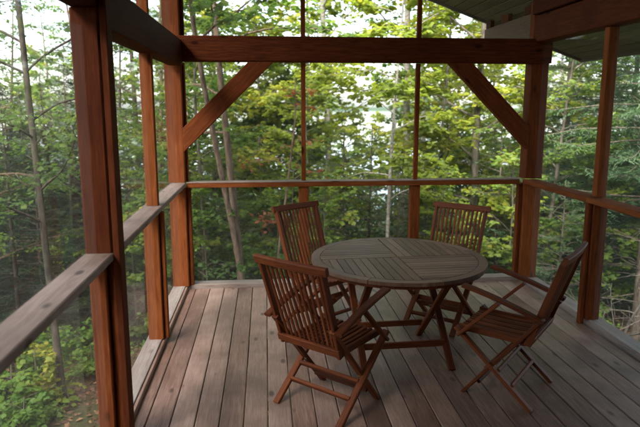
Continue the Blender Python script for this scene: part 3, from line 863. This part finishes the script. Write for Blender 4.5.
put(deciduous('birch_tree', 5, 13, .10, .38, 2.3, 24, 9, 3, 8, .105, 'leaf_maple', 'bark_pale', 'mottled pale birch trunk just left of the right mullion', wob=.01), 405, 13.5, .8)
put(deciduous('birch_tree', 6, 13, .09, .35, 2.2, 24, 9, 3, 8, .105, 'leaf_yellow', 'bark_pale', 'pale straight trunk behind the left mullion of the middle bay', wob=.012), 333, 14.5, 2.8)
put(deciduous('maple_tree', 7, 11, .09, .22, 2.6, 30, 9, 5, 10, .105, 'leaf_yellow', 'bark', 'bright yellow-green maple filling the far right bay', wob=.02), 478, 12.0, 1.2)
put(conifer('spruce_tree', 8, 11, .10, 1.2, 2.6, 30, 6, 'needle', 'tall layered green spruce beyond the right rail'), 600, 11.8, .3)
put(conifer('spruce_tree', 9, 9, .08, 2.4, 2.2, 22, 5, 'needle', 'spruce with bare grey lower limbs at the right edge', dead=26), 652, 9.6, 1.3)
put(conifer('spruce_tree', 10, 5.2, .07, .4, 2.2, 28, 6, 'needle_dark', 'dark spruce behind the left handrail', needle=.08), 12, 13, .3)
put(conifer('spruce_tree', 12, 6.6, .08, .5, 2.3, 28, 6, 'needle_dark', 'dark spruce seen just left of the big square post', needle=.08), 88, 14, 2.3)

# --- stock trees, then copies
far = 'background trees of the wood between porch and lake'
stock = {
 'm': deciduous('maple_tree', 21, 9, .065, .10, 2.6, 28, 9, 5, 10, .105, 'leaf_maple', 'bark', 'leafy green maple in the wood between porch and lake', group=far),
 'y': deciduous('maple_tree', 22, 8.5, .055, .10, 2.4, 28, 9, 5, 10, .105, 'leaf_yellow', 'bark', 'yellowing maple in the wood between porch and lake', group=far),
 'g': deciduous('leafy_tree', 23, 10, .075, .12, 2.6, 30, 9, 5, 10, .09, 'leaf_green', 'bark_red', 'darker green leafy tree in the wood between porch and lake', group=far, big=False),
 'b': deciduous('birch_tree', 24, 11, .075, .32, 2.0, 24, 8, 3, 8, .1, 'leaf_maple', 'bark_pale', 'pale-barked birch in the wood between porch and lake', group=far, wob=.015),
 'c': conifer('spruce_tree', 25, 12, .11, .8, 2.6, 32, 6, 'needle', 'green spruce in the wood between porch and lake', group=far),
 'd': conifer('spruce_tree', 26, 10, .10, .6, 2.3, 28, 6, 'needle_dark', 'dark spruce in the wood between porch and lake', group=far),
}
used = set()
def plant(kind, px, depth, sc=1.0):
    x_, y_ = polar(px, depth); o = stock[kind]
    loc = (x_, y_, gzf(x_, y_) - .05); rz = RND.uniform(0, 6.28)
    if kind not in used:
        used.add(kind); o.location = loc; o.rotation_euler = (0, 0, rz); o.scale = (sc,) * 3; return o
    return dup(o, loc, rz, sc)
spots = [
 # left, outside the handrail
 ('g', -30, 9.5, .9), ('g', 100, 17, 1), ('d', -20, 15, .62), ('d', 20, 27, .8), ('d', 82, 10.2, .46), ('d', 66, 12.5, .55), ('d', 60, 17, .62), ('d', 4, 10, .46), ('d', 22, 12.5, .52), ('d', 30, 18, .62), ('g', 2, 15, .85), ('g', 62, 19, .95), ('m', 30, 23, 1.05), ('d', 50, 13, .52), ('d', 95, 15, .6), ('m', 110, 12.5, .8), ('d', 140, 15, 1), ('g', 150, 11.5, .8),
 # far wall, left bay
 ('m', 200, 10.6, .72), ('y', 212, 13.5, 1.1), ('y', 292, 15, 1.1), ('y', 225, 16, 1), ('g', 195, 18, 1), ('y', 268, 14.0, 1), ('m', 285, 20, 1), ('c', 250, 26, 1.1),
 # middle bay
 ('y', 318, 12.5, .62), ('y', 352, 17.5, .7), ('y', 400, 20, .9), ('c', 318, 24, 1),
 # right bay
 ('y', 440, 12.6, .85), ('m', 455, 17, 1), ('y', 500, 15.5, 1), ('c', 432, 24, 1), ('b', 487, 20, 1), ('m', 520, 22, 1), ('b', 428, 16.5, 1),
 # right wall
 ('m', 548, 10.8, .7), ('c', 565, 15, 1), ('b', 553, 19, 1), ('c', 628, 16, 1), ('y', 575, 20, 1), ('c', 660, 14, 1), ('g', 640, 21, 1), ('c', 690, 12, 1), ('c', 575, 28, 1.1), ('m', 620, 28, 1.1), ('d', 600, 24, 1.1),
]
for s in spots: plant(*s)
for kd, x_, y_, sc in [('g', -5.2, -4.2, 1.1), ('m', -7.5, -2.0, 1.2), ('c', -8, -5.5, 1.2), ('d', -5.5, -7.0, 1.2), ('g', -9, -3.5, 1.3), ('c', -11, -1, 1.2), ('g', 6.8, -4.0, 1.1), ('c', 8.5, -1.5, 1.2), ('d', 6.5, -7.0, 1.2), ('m', 10, -5, 1.3), ('c', 9, -3.5, 1.2)]:  # unseen trees beside the porch, added to cut side light on the deck
    dup(stock[kd], (x_, y_, gzf(x_, y_)), RND.uniform(0, 6.28), sc)
for kd, px, dp, sc in [('g', -75, 12, .9), ('d', -110, 15, .9), ('m', -70, 19, 1), ('c', -150, 11, 1), ('g', -190, 16, 1), ('y', -130, 22, 1), ('d', -60, 26, 1.1), ('m', -240, 13, 1), ('c', -210, 24, 1.1), ('g', -300, 19, 1.1), ('c', 760, 14, 1), ('m', 735, 18, 1), ('g', 800, 20, 1), ('c', 720, 26, 1.1), ('y', 850, 16, 1)]:
    plant(kd, px, dp, sc)
# --- low spruce and maple saplings
sap = {
 's': conifer('spruce_sapling', 41, 3.2, .03, .15, 1.1, 16, 6, 'needle', 'young green spruce low in the wood below the porch', group='young trees below the porch', dead=0, needle=.06),
 'l': deciduous('maple_sapling', 42, 3.4, .02, .12, 1.1, 14, 7, 3, 8, .09, 'leaf_maple', 'bark', 'young leafy maple low in the wood below the porch', group='young trees below the porch'),
 'k': deciduous('maple_sapling', 43, 3.0, .02, .10, 1.1, 14, 7, 3, 8, .085, 'leaf_green', 'bark', 'young dark green leafy sapling low in the wood below the porch', group='young trees below the porch'),
}
us2 = set()
for kd, px, dp, sc in [('k', 205, 9.4, .9), ('s', 215, 12.5, 1.1), ('s', 196, 11.6, 1.2), ('l', 290, 10.6, .9), ('s', 300, 13, 1.1), ('k', 275, 12.2, 1), ('s', 345, 11.2, 1.15), ('s', 370, 12, 1.2), ('l', 330, 10, .85), ('k', 395, 13, 1.2), ('s', 425, 11.5, 1.1), ('l', 445, 10.4, .9), ('s', 500, 11.2, 1.2), ('k', 470, 12.4, 1.2), ('l', 520, 10.4, 1.0), ('s', 550, 12.8, 1.2), ('s', 565, 9.6, .9), ('l', 612, 10.5, 1), ('k', 585, 13.5, 1.2),
                       ('l', 130, 10.5, 1.0), ('s', 70, 14.2, .9), ('s', 30, 11.5, 1.2), ('s', 160, 12.5, 1.3), ('l', 178, 10, 1), ('s', 236, 10.8, .9), ('l', 255, 13, 1.2), ('s', 400, 10.9, .95), ('l', 540, 15, 1.4)]:
    x_, y_ = polar(px, dp); o = sap[kd]; loc = (x_, y_, gzf(x_, y_)); rz = RND.uniform(0, 6.28)
    if kd not in us2: us2.add(kd); o.location = loc; o.rotation_euler = (0, 0, rz); o.scale = (sc,) * 3
    else: dup(o, loc, rz, sc)
r2 = random.Random(5)
for k in range(120):
    kd = r2.choice('skklsl'); dp = r2.uniform(14, 44); px = r2.uniform(-20, 660); sc = r2.uniform(1.1, 2.0)
    x_, y_ = polar(px, dp); dup(sap[kd], (x_, y_, gzf(x_, y_)), r2.uniform(0, 6.28), sc)
# --- shrubs on the ground outside the rails
sh1 = deciduous('shrub', 51, .75, .012, .08, .55, 12, 5, 3, 7, .075, 'shrub', 'bark', 'bright green leafy shrub on the slope outside the porch', 'shrub', group='green shrubs outside the porch', fork=2)
sh2 = deciduous('shrub', 52, .8, .012, .1, .5, 10, 5, 3, 7, .08, 'leaf_yellow', 'bark', 'yellowing leafy shrub below the left handrail', 'shrub', fork=2)
put(sh2, 18, 7.0, .5, .9)
first = True
for px, dp, sc in [(-4, 6.1, .75), (12, 6.7, .55), (80, 7.9, .75), (20, 5.6, .28), (42, 8.6, .9), (88, 9.4, 1), (625, 7.6, .9), (600, 8.3, .9), (645, 7.0, .9), (570, 9.3, 1), (-12, 6.6, 1), (612, 9.2, 1), (-5, 7.8, 1)]:
    x_, y_ = polar(px, dp); loc = (x_, y_, gzf(x_, y_) - .03); rz = RND.uniform(0, 6.28)
    if first: sh1.location = loc; sh1.scale = (sc,) * 3; sh1.rotation_euler = (0, 0, rz); first = False
    else: dup(sh1, loc, rz, sc)
# --- bare dead saplings
dd0 = deciduous('dead_sapling', 61, 3.0, .018, .2, 1.3, 14, 5, 0, 0, .05, 'leaf_green', 'bark_dead', 'bare grey dead sapling tangled in the undergrowth', 'dead tree', wob=.06, group='bare dead saplings', upang=(-.1, .4))
first = True
for px, dp, sc, tl in [(572, 8.6, 1, (.5, .4)), (555, 10, 1, (.9, 0)), (205, 9.0, .8, (.9, .6)), (640, 9.5, 1, (0, .2)), (585, 8.0, .8, (1.2, .3))]:
    x_, y_ = polar(px, dp); loc = (x_, y_, gzf(x_, y_)); rz = RND.uniform(0, 6.28)
    if first: dd0.location = loc; dd0.rotation_euler = (*tl, rz); dd0.scale = (sc,) * 3; first = False
    else: dup(dd0, loc, rz, sc, tilt=tl)
# --- fallen leaves and low green on the ground
n = 24000
px_ = NP.uniform(-9, 11, n); py_ = NP.uniform(-4, 9, n); ok = ~((px_ > -1.0) & (px_ < 2.9) & (py_ < .2)); px_, py_ = px_[ok], py_[ok]; n = len(px_)
pos = np.stack([px_, py_, gz(px_, py_) + NP.uniform(.005, .03, n)], 1); a_ = NP.uniform(0, 6.28, n)
v, f, tn = scatter(LEAF, LEAF_F, pos, np.stack([np.cos(a_), np.sin(a_), NP.normal(0, .25, n)], 1), np.stack([NP.normal(0, .35, n), NP.normal(0, .35, n), np.ones(n)], 1), NP.uniform(.04, .09, n), NP.random(n))
o = np_mesh('leaf_litter', v, f, M['litter'], tone=tn); o['kind'] = 'stuff'; o['label'] = 'brown fallen leaves covering the forest floor beside the porch'; o['category'] = 'fallen leaves'
n = 26000
cx = NP.uniform(-11, 14, 420); cy = NP.uniform(-3, 16, 420); ci = NP.integers(0, 420, n)
px_ = cx[ci] + NP.normal(0, .28, n); py_ = cy[ci] + NP.normal(0, .28, n); ok = ~((px_ > -1.5) & (px_ < 3.2) & (py_ < .6)) & ~(((px_ + 2.0) ** 2 / .7 + (py_ - .8) ** 2 / 4.5) < 1); px_, py_, ci = px_[ok], py_[ok], ci[ok]; n = len(px_)
pos = np.stack([px_, py_, gz(px_, py_) + NP.uniform(.03, .30, n)], 1); a_ = NP.uniform(0, 6.28, n)
v, f, tn = scatter(LEAF_S, LEAF_SF, pos, np.stack([np.cos(a_), np.sin(a_), NP.normal(.1, .3, n)], 1), np.stack([NP.normal(0, .35, n), NP.normal(0, .35, n), np.ones(n)], 1), NP.uniform(.05, .10, n), np.clip(NP.normal(.45, .15, n) + (ci % 7 - 3) * .06, 0, 1))
o = np_mesh('ground_cover', v, f, M['shrub'], tone=tn); o['kind'] = 'stuff'; o['label'] = 'low green ground cover spread over the forest floor'; o['category'] = 'ground cover'
